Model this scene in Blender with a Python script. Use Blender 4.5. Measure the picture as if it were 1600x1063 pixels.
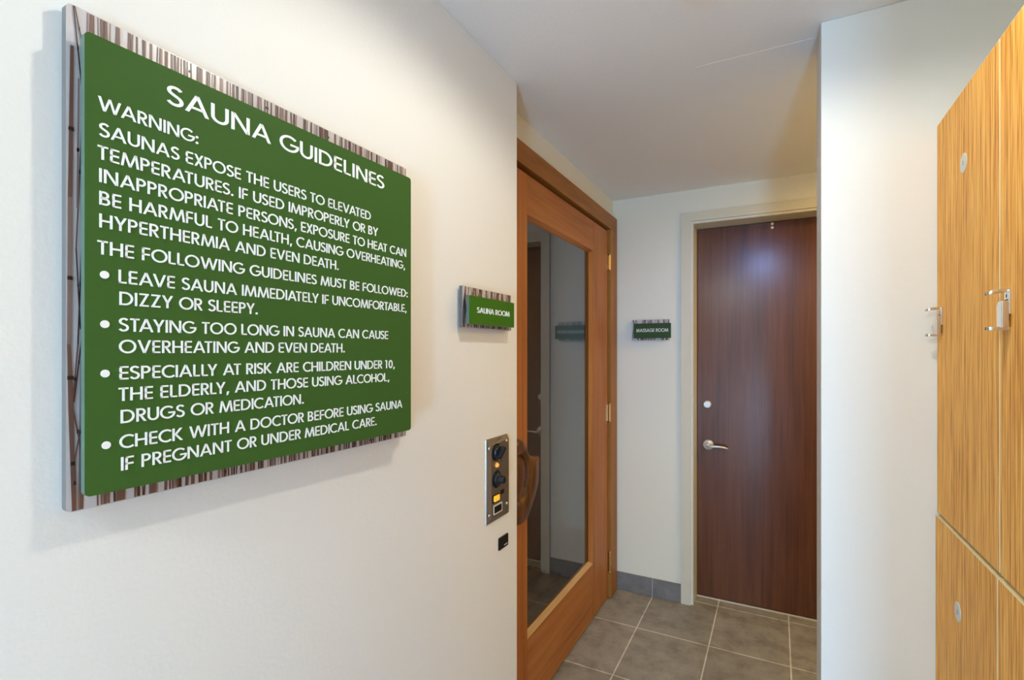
import bpy, bmesh, math, random
from mathutils import Matrix, Vector
C = bpy.context.scene
COL = C.collection
PI = math.pi
for o in list(bpy.data.objects):
    bpy.data.objects.remove(o, do_unlink=True)

# ------------------------------------------------------------------ camera
cd = bpy.data.cameras.new('camera')
cd.sensor_width = 36.0
cd.lens = 786.0 / 1600.0 * 36.0
cd.shift_y = 17.3 / 1600.0
cd.clip_start = 0.02
cam = bpy.data.objects.new('camera', cd)
COL.objects.link(cam)
cam.location = (0, 0, 1.365)
cam.rotation_euler = (PI / 2, 0, math.radians(27.75))
C.camera = cam

# ------------------------------------------------------------------ world, exposure
w = bpy.data.worlds.new('world')
C.world = w
w.use_nodes = True
w.node_tree.nodes['Background'].inputs[0].default_value = (0.5, 0.6, 0.8, 1)
w.node_tree.nodes['Background'].inputs[1].default_value = 0.05
C.view_settings.view_transform = 'Standard'
C.view_settings.look = 'None'
C.view_settings.gamma = 1
C.view_settings.use_curve_mapping = False
C.view_settings.exposure = 0.0

# ------------------------------------------------------------------ the room's lamps and added fill lamps (each sits in its own fixture, built below)
def lamp(name, kind, loc, power, color, size, **kw):
    l = bpy.data.lights.new(name, kind)
    l.energy = power
    l.color = color
    if kind == 'AREA':
        l.shape = 'DISK'
        l.size = size
    else:
        l.shadow_soft_size = size
    for k, v in kw.items():
        setattr(l, k, v)
    o = bpy.data.objects.new(name, l)
    COL.objects.link(o)
    o.location = loc
    return o
CEIL = 2.232
L_DOWN = lamp('downlight_lamp', 'SPOT', (-0.04, 0.83, CEIL - 0.02), 18.0, (1.0, 0.95, 0.82), 0.028, spot_size=math.radians(168), spot_blend=0.35)
L_COOL = lamp('fill_spot_lamp', 'SPOT', (-0.10, 1.02, CEIL - 0.085), 27, (0.20, 0.42, 1.0), 0.060, spot_size=math.radians(50), spot_blend=1.0)  # added spot that puts the blue sheen on the brown door
L_COOL.rotation_euler = (Vector((-0.33, 2.95, 1.35)) - Vector(L_COOL.location)).to_track_quat('-Z', 'Y').to_euler()
L_REAR_FILL = lamp('ceiling_light_lamp', 'AREA', (-0.47, -1.10, CEIL - 0.045), 32.0, (0.98, 1.0, 0.94), 0.42)  # added fill behind the viewer, brightens the partition face and lockers
L_HALL = lamp('ceiling_light_lamp', 'AREA', (0.70, 2.28, CEIL - 0.045), 15.0, (1.0, 0.68, 0.22), 0.34)
L_FILL = lamp('low_fill_lamp', 'AREA', (0.66, -3.185, 0.42), 88, (0.30, 0.62, 1.0), 1.0)  # added low fill lamp, brightens the ceiling and hall from behind
L_FILL.data.shape = 'RECTANGLE'
L_FILL.data.size, L_FILL.data.size_y = 0.32, 0.66
L_FILL.rotation_euler = (math.radians(90), 0, 0)

# ------------------------------------------------------------------ materials
def newmat(name):
    m = bpy.data.materials.new(name)
    m.use_nodes = True
    nt = m.node_tree
    return m, nt, nt.nodes['Principled BSDF']
def simple(name, col, rough=0.5, metal=0.0, spec=0.5, emit=None, es=0.0):
    m, nt, b = newmat(name)
    b.inputs['Base Color'].default_value = (*col, 1)
    b.inputs['Roughness'].default_value = rough
    b.inputs['Metallic'].default_value = metal
    b.inputs['Specular IOR Level'].default_value = spec
    if emit:
        b.inputs['Emission Color'].default_value = (*emit, 1)
        b.inputs['Emission Strength'].default_value = es
    return m
def N(nt, t, **kw):
    n = nt.nodes.new(t)
    for k, v in kw.items():
        if k == 'inp':
            for a, b in v.items():
                n.inputs[a].default_value = b
        else:
            setattr(n, k, v)
    return n
def ramp(nt, stops):
    r = N(nt, 'ShaderNodeValToRGB')
    e = r.color_ramp.elements
    while len(e) < len(stops):
        e.new(0.5)
    for i, (p, c) in enumerate(stops):
        e[i].position = p
        e[i].color = (*c, 1)
    return r
def coords(nt, scale, rnd=True, rot=(0, 0, 0)):
    tc = N(nt, 'ShaderNodeTexCoord')
    mp = N(nt, 'ShaderNodeMapping')
    mp.inputs['Scale'].default_value = scale
    mp.inputs['Rotation'].default_value = rot
    if rnd:
        oi = N(nt, 'ShaderNodeObjectInfo')
        ad = N(nt, 'ShaderNodeVectorMath', operation='MULTIPLY_ADD')
        cb = N(nt, 'ShaderNodeCombineXYZ')
        for i in range(3):
            nt.links.new(oi.outputs['Random'], cb.inputs[i])
        ad.inputs[1].default_value = (7.3, 5.1, 3.7)
        nt.links.new(cb.outputs[0], ad.inputs[0])
        nt.links.new(tc.outputs['Object'], ad.inputs[2])
        nt.links.new(ad.outputs[0], mp.inputs[0])
    else:
        nt.links.new(tc.outputs['Object'], mp.inputs[0])
    return mp
def bump(nt, b, src, strength, dist):
    bp = N(nt, 'ShaderNodeBump', inp={'Strength': strength, 'Distance': dist})
    nt.links.new(src, bp.inputs['Height'])
    nt.links.new(bp.outputs[0], b.inputs['Normal'])
def paint(name, col, rough=0.6, bs=0.25, scale=140):
    m, nt, b = newmat(name)
    b.inputs['Base Color'].default_value = (*col, 1)
    b.inputs['Roughness'].default_value = rough
    b.inputs['Specular IOR Level'].default_value = 0.3
    mp = coords(nt, (1, 1, 1), False)
    n = N(nt, 'ShaderNodeTexNoise', inp={'Scale': scale, 'Detail': 3.0})
    nt.links.new(mp.outputs[0], n.inputs['Vector'])
    bump(nt, b, n.outputs['Fac'], bs, 0.002)
    return m
def wood(name, axis, c1, c2, c3, rough=0.45, fine=60, along=1.5, spec=0.4, contrast=1.0):
    """grain running along one axis ('x','y','z')"""
    m, nt, b = newmat(name)
    sc = [fine] * 3
    sc['xyz'.index(axis)] = along
    mp = coords(nt, tuple(sc))
    n1 = N(nt, 'ShaderNodeTexNoise', inp={'Scale': 1.0, 'Detail': 5.0, 'Roughness': 0.65, 'Distortion': 0.4})
    nt.links.new(mp.outputs[0], n1.inputs['Vector'])
    sc2 = [9.0] * 3
    sc2['xyz'.index(axis)] = 0.9
    mp2 = coords(nt, tuple(sc2))
    n2 = N(nt, 'ShaderNodeTexNoise', inp={'Scale': 1.0, 'Detail': 2.0, 'Distortion': 1.2})
    nt.links.new(mp2.outputs[0], n2.inputs['Vector'])
    mx = N(nt, 'ShaderNodeMath', operation='MULTIPLY_ADD', inp={1: 0.45})
    nt.links.new(n2.outputs['Fac'], mx.inputs[0])
    ml = N(nt, 'ShaderNodeMath', operation='MULTIPLY', inp={1: 0.6})
    nt.links.new(n1.outputs['Fac'], ml.inputs[0])
    nt.links.new(ml.outputs[0], mx.inputs[2])
    d = 0.16 / contrast
    r = ramp(nt, [(0.52 - d, c1), (0.52, c2), (0.52 + d, c3)])
    nt.links.new(mx.outputs[0], r.inputs[0])
    nt.links.new(r.outputs[0], b.inputs['Base Color'])
    b.inputs['Roughness'].default_value = rough
    b.inputs['Specular IOR Level'].default_value = spec
    bump(nt, b, n1.outputs['Fac'], 0.12, 0.001)
    return m

M_WALL = paint('cream wall paint', (0.81, 0.80, 0.765), 0.55, 0.16, 120)
M_WALLB = paint('cream hall paint', (0.80, 0.765, 0.66), 0.6, 0.2, 120)
M_CEIL = paint('ceiling paint', (0.87, 0.86, 0.85), 0.8, 0.3, 200)
M_SEAM = paint('ceiling tape joint paint', (0.89, 0.88, 0.87), 0.8, 0.3, 200)
M_FRAME = paint('cream frame paint', (0.66, 0.61, 0.49), 0.4, 0.08, 60)

def tile_mat():
    m, nt, b = newmat('grey floor tile with pale grout')
    tc = N(nt, 'ShaderNodeTexCoord')
    mp = N(nt, 'ShaderNodeMapping')
    PX, PY = 0.3325, 0.41
    mp.inputs['Location'].default_value = (0.6108, -2.893 + PY * 20, 0)
    nt.links.new(tc.outputs['Object'], mp.inputs[0])
    br = N(nt, 'ShaderNodeTexBrick', offset=0.0, squash=1.0)
    br.inputs['Scale'].default_value = 1.0
    br.inputs['Brick Width'].default_value = PX
    br.inputs['Row Height'].default_value = PY
    br.inputs['Mortar Size'].default_value = 0.0032
    br.inputs['Mortar Smooth'].default_value = 0.15
    br.inputs['Color1'].default_value = (0.262, 0.258, 0.258, 1)
    br.inputs['Color2'].default_value = (0.300, 0.293, 0.292, 1)
    br.inputs['Mortar'].default_value = (0.64, 0.645, 0.655, 1)
    nt.links.new(mp.outputs[0], br.inputs['Vector'])
    n = N(nt, 'ShaderNodeTexNoise', inp={'Scale': 9.0, 'Detail': 8.0, 'Roughness': 0.72})
    nt.links.new(tc.outputs['Object'], n.inputs['Vector'])
    r = ramp(nt, [(0.34, (0.64, 0.62, 0.60)), (0.5, (1, 0.98, 0.96)), (0.66, (1.22, 1.20, 1.18))])
    nt.links.new(n.outputs['Fac'], r.inputs[0])
    mu = N(nt, 'ShaderNodeMixRGB', blend_type='MULTIPLY', inp={0: 1.0})
    nt.links.new(br.outputs['Color'], mu.inputs[1])
    nt.links.new(r.outputs[0], mu.inputs[2])
    nt.links.new(mu.outputs[0], b.inputs['Base Color'])
    b.inputs['Roughness'].default_value = 0.42
    inv = N(nt, 'ShaderNodeMath', operation='SUBTRACT', inp={0: 1.0})
    nt.links.new(br.outputs['Fac'], inv.inputs[1])
    bump(nt, b, inv.outputs[0], 0.5, 0.002)
    return m
M_TILE = tile_mat()
def stone(name, c):
    m, nt, b = newmat(name)
    tc = N(nt, 'ShaderNodeTexCoord')
    n = N(nt, 'ShaderNodeTexNoise', inp={'Scale': 14.0, 'Detail': 7.0, 'Roughness': 0.7})
    nt.links.new(tc.outputs['Object'], n.inputs['Vector'])
    r = ramp(nt, [(0.3, tuple(x * 0.72 for x in c)), (0.7, tuple(x * 1.2 for x in c))])
    nt.links.new(n.outputs['Fac'], r.inputs[0])
    nt.links.new(r.outputs[0], b.inputs['Base Color'])
    b.inputs['Roughness'].default_value = 0.45
    return m
M_BASE = stone('grey baseboard tile', (0.20, 0.19, 0.19))
M_GROUT = simple('pale grout', (0.58, 0.55, 0.51), 0.9)

OAK = ((0.29, 0.095, 0.020), (0.40, 0.145, 0.034), (0.48, 0.19, 0.052))
M_OAK_Z = wood('orange oak upright', 'z', *OAK, rough=0.45, fine=45, spec=0.22)
M_OAK_Y = wood('orange oak level', 'y', *OAK, rough=0.45, fine=45, spec=0.22)
CAS = ((0.22, 0.080, 0.012), (0.31, 0.120, 0.021), (0.38, 0.165, 0.035))
M_CAS_Z = wood('brown oak casing upright', 'z', *CAS, rough=0.45, spec=0.22, fine=30)
M_CAS_Y = wood('brown oak casing level', 'y', *CAS, rough=0.45, spec=0.22, fine=30, along=3.0)
M_BEAD_LIT = wood('lit oak bead', 'y', (0.42, 0.25, 0.10), (0.52, 0.33, 0.14), (0.6, 0.4, 0.2), rough=0.4, fine=40)  # bottom bead only: the light on its sloping top is put into the colour
M_CARVE = wood('carved brown wood', 'z', (0.060, 0.022, 0.006), (0.125, 0.047, 0.012), (0.20, 0.082, 0.022), rough=0.35, fine=42, along=9, contrast=1.3, spec=0.3)
M_CEDAR = wood('sauna cedar boards', 'y', (0.18, 0.10, 0.05), (0.26, 0.15, 0.08), (0.32, 0.20, 0.11), rough=0.6, fine=40)
M_WALNUT = wood('dark walnut door veneer', 'z', (0.072, 0.020, 0.0070), (0.108, 0.033, 0.0125), (0.142, 0.048, 0.020), rough=0.33, fine=70, along=2.0, spec=0.15)
_b = M_WALNUT.node_tree.nodes['Principled BSDF']
_b.inputs['Coat Weight'].default_value = 0.68
_b.inputs['Coat Roughness'].default_value = 0.22
_b.inputs['Coat IOR'].default_value = 1.5

def zebra(name):
    m, nt, b = newmat(name)
    mp = coords(nt, (170, 170, 3.0))
    n1 = N(nt, 'ShaderNodeTexNoise', inp={'Scale': 1.0, 'Detail': 2.0, 'Roughness': 0.6, 'Distortion': 0.1})
    nt.links.new(mp.outputs[0], n1.inputs['Vector'])
    mp3 = coords(nt, (330, 330, 9.0))
    n3 = N(nt, 'ShaderNodeTexNoise', inp={'Scale': 1.0, 'Detail': 2.0, 'Roughness': 0.6})
    nt.links.new(mp3.outputs[0], n3.inputs['Vector'])
    av = N(nt, 'ShaderNodeMath', operation='MULTIPLY_ADD', inp={1: 0.5})
    hf = N(nt, 'ShaderNodeMath', operation='MULTIPLY', inp={1: 0.5})
    nt.links.new(n3.outputs['Fac'], hf.inputs[0])
    nt.links.new(n1.outputs['Fac'], av.inputs[0])
    nt.links.new(hf.outputs[0], av.inputs[2])
    r = ramp(nt, [(0.33, (0.38, 0.130, 0.014)), (0.43, (0.66, 0.275, 0.038)), (0.52, (0.92, 0.45, 0.083)), (0.66, (0.98, 0.63, 0.19))])
    nt.links.new(av.outputs[0], r.inputs[0])
    nt.links.new(r.outputs[0], b.inputs['Base Color'])
    b.inputs['Roughness'].default_value = 0.5
    b.inputs['Specular IOR Level'].default_value = 0.16
    return m
M_LOCK = zebra('striped bamboo veneer')
M_LEDGE = simple('pale bamboo door edge', (0.88, 0.72, 0.42), 0.5)
M_LBODY = simple('locker carcass', (0.10, 0.06, 0.03), 0.7)

def glass_mat():
    m = bpy.data.materials.new('grey tinted door glass')
    m.use_nodes = True
    nt = m.node_tree
    nt.nodes.clear()
    out = N(nt, 'ShaderNodeOutputMaterial')
    tr = N(nt, 'ShaderNodeBsdfTransparent')
    tr.inputs[0].default_value = (0.78, 0.77, 0.75, 1)
    gl = N(nt, 'ShaderNodeBsdfGlossy')
    gl.inputs['Roughness'].default_value = 0.0
    gl.inputs['Color'].default_value = (1.0, 0.94, 0.88, 1)
    fr = N(nt, 'ShaderNodeFresnel', inp={'IOR': 1.85})
    ge = N(nt, 'ShaderNodeNewGeometry')
    iv = N(nt, 'ShaderNodeMath', operation='SUBTRACT', inp={0: 1.0})
    nt.links.new(ge.outputs['Backfacing'], iv.inputs[1])
    mu = N(nt, 'ShaderNodeMath', operation='MULTIPLY')
    nt.links.new(fr.outputs[0], mu.inputs[0])
    nt.links.new(iv.outputs[0], mu.inputs[1])
    mx = N(nt, 'ShaderNodeMixShader')
    nt.links.new(mu.outputs[0], mx.inputs[0])
    nt.links.new(tr.outputs[0], mx.inputs[1])
    nt.links.new(gl.outputs[0], mx.inputs[2])
    nt.links.new(mx.outputs[0], out.inputs[0])
    return m
M_GLASS = glass_mat()
M_GREEN = simple('green sign face', (0.050, 0.116, 0.024), 0.5, spec=0.06)
M_GREEND = simple('green sign face small', (0.050, 0.150, 0.012), 0.5, spec=0.06)
M_GREENM = simple('dark green sign face', (0.022, 0.062, 0.012), 0.4, spec=0.3)
M_ACRYLE = simple('pale acrylic panel edge', (0.085, 0.15, 0.125), 0.4)
M_WHITE = simple('white lettering', (0.88, 0.90, 0.90), 0.5)
M_ACRYL = simple('pale lavender sign board', (0.56, 0.52, 0.52), 0.3)
M_ACRYLS = simple('grey translucent board edge', (0.14, 0.135, 0.135), 0.4)
M_REEDS = [simple('printed reed brown', (0.155, 0.075, 0.058), 0.4), simple('printed reed dark', (0.062, 0.024, 0.017), 0.4), simple('printed reed mauve', (0.25, 0.155, 0.135), 0.4)]
M_NODE = simple('printed reed node', (0.02, 0.012, 0.012), 0.4)
M_STEEL = simple('brushed steel plate', (0.30, 0.265, 0.24), 0.36, 0.85)
M_CHROME = simple('polished chrome', (0.74, 0.73, 0.71), 0.16, 1.0)
M_LEVER = simple('satin chrome lever', (0.62, 0.62, 0.63), 0.3, 0.45)
M_SATIN = simple('satin nickel', (0.66, 0.63, 0.60), 0.28, 1.0)
M_BRASS = simple('brass', (0.80, 0.58, 0.26), 0.22, 1.0)
M_BLACK = simple('black plastic', (0.008, 0.008, 0.009), 0.35, spec=0.25)
M_BLUEB = simple('blue black knob plastic', (0.010, 0.014, 0.020), 0.25, spec=0.35)
M_AMBER = simple('amber pilot lamp', (0.9, 0.35, 0.05), 0.3, emit=(1.0, 0.42, 0.08), es=0.55)
M_SWITCH = simple('lit orange switch', (0.9, 0.40, 0.03), 0.3, emit=(1.0, 0.42, 0.03), es=0.7)
M_DISC = simple('pale grey number disc', (0.62, 0.62, 0.56), 0.35)
M_INK = simple('dark printing', (0.09, 0.09, 0.085), 0.6)
M_SILL = simple('white door seal', (0.62, 0.60, 0.57), 0.5)
M_LIT = simple('lamp diffuser', (0.9, 0.9, 0.9), 0.5, emit=(1, 0.97, 0.92), es=2.0)
M_TRIMW = simple('white lamp trim', (0.8, 0.8, 0.8), 0.4)

# ------------------------------------------------------------------ builders
def link(name, bm, mats, parent=None, bevel=0.0, seg=2, smooth=False, kind=None):
    bmesh.ops.remove_doubles(bm, verts=bm.verts, dist=1e-6)
    bmesh.ops.recalc_face_normals(bm, faces=bm.faces)
    me = bpy.data.meshes.new(name)
    bm.to_mesh(me)
    bm.free()
    if not isinstance(mats, (list, tuple)):
        mats = [mats]
    for m in mats:
        me.materials.append(m)
    o = bpy.data.objects.new(name, me)
    COL.objects.link(o)
    if smooth:
        for p in me.polygons:
            p.use_smooth = True
    if bevel:
        md = o.modifiers.new('bevel', 'BEVEL')
        md.width = bevel
        md.segments = seg
        md.limit_method = 'ANGLE'
        md.angle_limit = math.radians(40)
        if not smooth:
            for p in me.polygons:
                p.use_smooth = True
            md2 = o.modifiers.new('wn', 'WEIGHTED_NORMAL')
            md2.keep_sharp = True
    if parent is not None:
        par(o, parent)
    if kind:
        o['kind'] = kind
    return o
ROOTLOC = {}
def par(o, parent):
    o.parent = parent
    p = parent
    off = Vector((0, 0, 0))
    while p is not None:
        if p.name in ROOTLOC:
            off += ROOTLOC[p.name]
        p = p.parent if p.parent else None
    # only the root empty carries an offset; deeper parents sit at the world origin through it
    if parent.name in ROOTLOC:
        o.matrix_parent_inverse = Matrix.Translation(-ROOTLOC[parent.name])
def thing(name, loc, label, cat, group=None, kind=None):
    o = bpy.data.objects.new(name, None)
    COL.objects.link(o)
    o.location = loc
    o.empty_display_size = 0.05
    ROOTLOC[o.name] = Vector(loc)
    return tag(o, label, cat, group, kind)
def tag(o, label, cat, group=None, kind=None):
    o['label'] = label
    o['category'] = cat
    if group:
        o['group'] = group
    if kind:
        o['kind'] = kind
    return o
def box(bm, x0, x1, y0, y1, z0, z1, mi=0):
    vs = [bm.verts.new((x, y, z)) for x in (x0, x1) for y in (y0, y1) for z in (z0, z1)]
    for f in ((0, 1, 3, 2), (4, 6, 7, 5), (0, 4, 5, 1), (2, 3, 7, 6), (0, 2, 6, 4), (1, 5, 7, 3)):
        bm.faces.new([vs[i] for i in f]).material_index = mi
def B(*a):
    bm = bmesh.new()
    for b in a:
        box(bm, *b)
    return bm
def plane_fn(kind, d):
    """2D (u,v) + depth -> 3D.  'x': u=Y v=Z depth along X;  'y': u=X v=Z, depth toward -Y;  'X': faces -X"""
    if kind == 'x':
        return lambda u, v, t=0: (d + t, u, v)
    if kind == 'y':
        return lambda u, v, t=0: (u, d - t, v)
    if kind == 'X':
        return lambda u, v, t=0: (d - t, u, v)
def prism(bm, pts, fn, t0, t1, mi=0, ms=None):
    a = [bm.verts.new(fn(u, v, t0)) for u, v in pts]
    b = [bm.verts.new(fn(u, v, t1)) for u, v in pts]
    n = len(pts)
    bm.faces.new(b).material_index = mi
    bm.faces.new(a[::-1]).material_index = mi
    for i in range(n):
        bm.faces.new([a[i], a[(i + 1) % n], b[(i + 1) % n], b[i]]).material_index = mi if ms is None else ms
def rrect(u0, u1, v0, v1, r, n=5):
    out = []
    for cx, cy, a in ((u1 - r, v1 - r, 0), (u0 + r, v1 - r, 90), (u0 + r, v0 + r, 180), (u1 - r, v0 + r, 270)):
        for i in range(n + 1):
            t = math.radians(a + 90 * i / n)
            out.append((cx + r * math.cos(t), cy + r * math.sin(t)))
    return out
def circ(cu, cv, r, n=24, rv=None):
    rv = rv or r
    return [(cu + r * math.cos(2 * PI * i / n), cv + rv * math.sin(2 * PI * i / n)) for i in range(n)]
def lathe(bm, fn, cu, cv, prof, n=28, mi=0):
    """prof: list of (radius, depth); revolved about the depth axis"""
    rings = []
    for r, t in prof:
        if r < 1e-6:
            rings.append([bm.verts.new(fn(cu, cv, t))])
        else:
            rings.append([bm.verts.new(fn(cu + r * math.cos(2 * PI * i / n), cv + r * math.sin(2 * PI * i / n), t)) for i in range(n)])
    for a, b in zip(rings, rings[1:]):
        for i in range(n):
            j = (i + 1) % n
            q = []
            for v in (a[i % len(a)], a[j % len(a)], b[j % len(b)], b[i % len(b)]):
                if v not in q:
                    q.append(v)
            if len(q) >= 3:
                bm.faces.new(q).material_index = mi
def tube(bm, pts, radii, n=12, flat=1.0):
    rings = []
    up0 = Vector((0, 0, 1))
    for i, p in enumerate(pts):
        p = Vector(p)
        d = (Vector(pts[min(i + 1, len(pts) - 1)]) - Vector(pts[max(i - 1, 0)])).normalized()
        s = d.cross(up0)
        if s.length < 1e-4:
            s = Vector((1, 0, 0))
        s.normalize()
        u = s.cross(d).normalized()
        r = radii[i]
        rings.append([bm.verts.new(p + s * (r * math.cos(2 * PI * k / n)) + u * (r * flat * math.sin(2 * PI * k / n))) for k in range(n)])
    for a, b in zip(rings, rings[1:]):
        for k in range(n):
            bm.faces.new([a[k], a[(k + 1) % n], b[(k + 1) % n], b[k]])
    bm.faces.new(rings[0][::-1])
    bm.faces.new(rings[-1])

# ------------------------------------------------------------------ geometric sans capitals (cap height 1)
W = 0.138
def hw(dx, dy, wt):
    return wt / 2 * math.hypot(dx, dy) / abs(dy)
def diag(xa, ya, xb, yb, wt=W):
    h = hw(xb - xa, yb - ya, wt)
    return [(xa - h, ya), (xa + h, ya), (xb + h, yb), (xb - h, yb)]
def rect(x0, x1, y0, y1):
    return [(x0, y0), (x1, y0), (x1, y1), (x0, y1)]
def ribbon(pts, wt=W):
    L, R = [], []
    for i, (x, y) in enumerate(pts):
        x0, y0 = pts[max(i - 1, 0)]
        x1, y1 = pts[min(i + 1, len(pts) - 1)]
        dx, dy = x1 - x0, y1 - y0
        l = math.hypot(dx, dy) or 1
        L.append((x - dy / l * wt / 2, y + dx / l * wt / 2))
        R.append((x + dy / l * wt / 2, y - dx / l * wt / 2))
    return [[R[i], R[i + 1], L[i + 1], L[i]] for i in range(len(pts) - 1)]
def arc(cx, cy, rx, ry, a0, a1, n=20):
    return [(cx + rx * math.cos(math.radians(a0 + (a1 - a0) * i / n)), cy + ry * math.sin(math.radians(a0 + (a1 - a0) * i / n))) for i in range(n + 1)]
def bowl(x0, xr, y0, y1):
    """stroke leaving a stem at y1, round to y0"""
    r = (y1 - y0 - W) / 2
    cy = (y0 + y1) / 2
    xc = xr - W / 2 - r
    return ribbon([(x0, y1 - W / 2)] + arc(xc, cy, r, r, 90, -90, 16) + [(x0, y0 + W / 2)])
def glyph(c):
    h2 = W / 2
    if c == 'A':
        return [diag(0.09, 0, 0.47, 1), diag(0.85, 0, 0.47, 1), rect(0.24, 0.70, 0.24, 0.24 + W * 0.9)], 0.94
    if c == 'B':
        return [rect(0, W, 0, 1)] + bowl(W * 0.5, 0.54, 0.50 - h2 * 0.6, 1) + bowl(W * 0.5, 0.60, 0, 0.50 + h2 * 0.6), 0.60
    if c == 'C':
        return ribbon(arc(0.52, 0.5, 0.52 - h2, 0.515 - h2, 48, 312, 28)), 0.86
    if c == 'D':
        return [rect(0, W, 0, 1)] + ribbon([(W * 0.5, 1 - h2)] + arc(0.32, 0.5, 0.50 - h2, 0.5 - h2, 90, -90, 20) + [(W * 0.5, h2)]), 0.82
    if c == 'E':
        return [rect(0, W, 0, 1), rect(0, 0.52, 0, W * .93), rect(0, 0.50, 0.5 - h2, 0.5 + h2), rect(0, 0.52, 1 - W * .93, 1)], 0.53
    if c == 'F':
        return [rect(0, W, 0, 1), rect(0, 0.48, 0.47 - h2, 0.47 + h2), rect(0, 0.50, 1 - W * .93, 1)], 0.51
    if c == 'G':
        return ribbon(arc(0.52, 0.5, 0.52 - h2, 0.515 - h2, 46, 350, 30)) + [rect(0.56, 1.02, 0.40, 0.40 + W * .93)], 1.02
    if c == 'H':
        return [rect(0, W, 0, 1), rect(0.60, 0.60 + W, 0, 1), rect(W, 0.60, 0.5 - h2, 0.5 + h2)], 0.75
    if c == 'I':
        return [rect(0, W, 0, 1)], W
    if c == 'K':
        return [rect(0, W, 0, 1), diag(0.20, 0.50, 0.58, 1), diag(0.19, 0.54, 0.63, 0)], 0.73
    if c == 'L':
        return [rect(0, W, 0, 1), rect(0, 0.47, 0, W * .93)], 0.48
    if c == 'M':
        return [diag(0.08, 0, 0.22, 1), diag(0.22, 1, 0.55, 0.0, W * .9), diag(0.88, 1, 0.55, 0.0, W * .9), diag(1.02, 0, 0.88, 1)], 1.10
    if c == 'N':
        return [rect(0, W, 0, 1), diag(0.09, 1, 0.73, 0), rect(0.67, 0.67 + W, 0, 1)], 0.82
    if c == 'O':
        return ribbon(arc(0.52, 0.5, 0.52 - h2, 0.515 - h2, 0, 360, 36)), 1.04
    if c == 'P':
        return [rect(0, W, 0, 1)] + bowl(W * 0.5, 0.57, 0.42, 1), 0.57
    if c == 'R':
        return [rect(0, W, 0, 1), diag(0.26, 0.46, 0.54, 0)] + bowl(W * 0.5, 0.57, 0.42, 1), 0.63
    if c == 'S':
        r1, r2 = 0.265 - h2, 0.29 - h2
        s = arc(0.30, 1.012 - 0.265, r1 * 1.12, r1, 28, 240, 16) + arc(0.28, -0.012 + 0.29, r2 * 1.10, r2, 62, -155, 18)
        return ribbon(s), 0.56
    if c == 'T':
        return [rect(0.21, 0.21 + W, 0, 1), rect(0, 0.57, 1 - W * .93, 1)], 0.57
    if c == 'U':
        return ribbon([(h2, 1)] + arc(0.36, 0.35, 0.36 - h2, 0.365 - h2, 180, 360, 20) + [(0.72 - h2, 1)]), 0.72
    if c == 'V':
        return [diag(0.09, 1, 0.44, 0), diag(0.79, 1, 0.44, 0)], 0.88
    if c == 'W':
        return [diag(0.09, 1, 0.37, 0), diag(0.66, 1, 0.37, 0, W * .9), diag(0.66, 1, 0.95, 0, W * .9), diag(1.23, 1, 0.95, 0)], 1.32
    if c == 'X':
        return [diag(0.10, 0, 0.60, 1), diag(0.60, 0, 0.10, 1)], 0.70
    if c == 'Y':
        return [rect(0.31, 0.31 + W, 0, 0.46), diag(0.09, 1, 0.385, 0.42), diag(0.68, 1, 0.385, 0.42)], 0.77
    if c == 'Z':
        return [rect(0.03, 0.62, 0, W * .93), rect(0.03, 0.62, 1 - W * .93, 1), diag(0.12, W * .5, 0.53, 1 - W * .5)], 0.65
    if c == '0':
        return ribbon(arc(0.31, 0.5, 0.31 - h2, 0.51 - h2, 0, 360, 28)), 0.62
    if c == '1':
        return [rect(0.16, 0.16 + W, 0, 1), [(0, 0.86), (0.17, 0.86), (0.17, 1), (0.06, 1)]], 0.44
    if c == '2':
        return ribbon(arc(0.29, 0.71, 0.29 - h2, 0.29 - h2, 165, -35, 16) + [(0.10, h2)]) + [rect(0, 0.58, 0, W * .93)], 0.58
    if c == '.':
        return [circ(0.10, 0.09, 0.10, 14)], 0.20
    if c == ',':
        return [[(0.02, -0.16), (0.12, -0.16), (0.23, 0.16), (0.06, 0.16)]], 0.22
    if c == ':':
        return [circ(0.10, 0.09, 0.10, 14), circ(0.10, 0.56, 0.10, 14)], 0.20
    return [], 0.33
GAP = 0.115
def text_polys(s):
    x, out = 0.0, []
    for i, c in enumerate(s):
        if c == ' ':
            x += 0.36
            continue
        ps, adv = glyph(c)
        out += [[(x + u, v) for u, v in p] for p in ps]
        nxt = s[i + 1] if i + 1 < len(s) else ''
        k = 0.0
        if (c + nxt) in ('AV', 'VA', 'AT', 'TA', 'AY', 'YA', 'LY', 'AW', 'WA', 'LT'):
            k = -0.16
        elif c in 'AVWYLT' and nxt in 'AVWYTOCG':
            k = -0.06
        elif c in 'AVWYMOCGRKX' or nxt in 'AVWYMOCGSX':
            k = -0.045
        x += adv + GAP + k
    return out, x - GAP
def text(name, s, fn, u0, u1, v, cap, t0, t1, mat, parent, extra=()):
    ps, wdt = text_polys(s)
    sx = (u1 - u0) / wdt
    bm = bmesh.new()
    for p in ps:
        prism(bm, [(u0 + a * sx, v + b * cap) for a, b in p], fn, t0, t1)
    for p in extra:
        prism(bm, p, fn, t0, t1)
    return link(name, bm, mat, parent)

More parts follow.
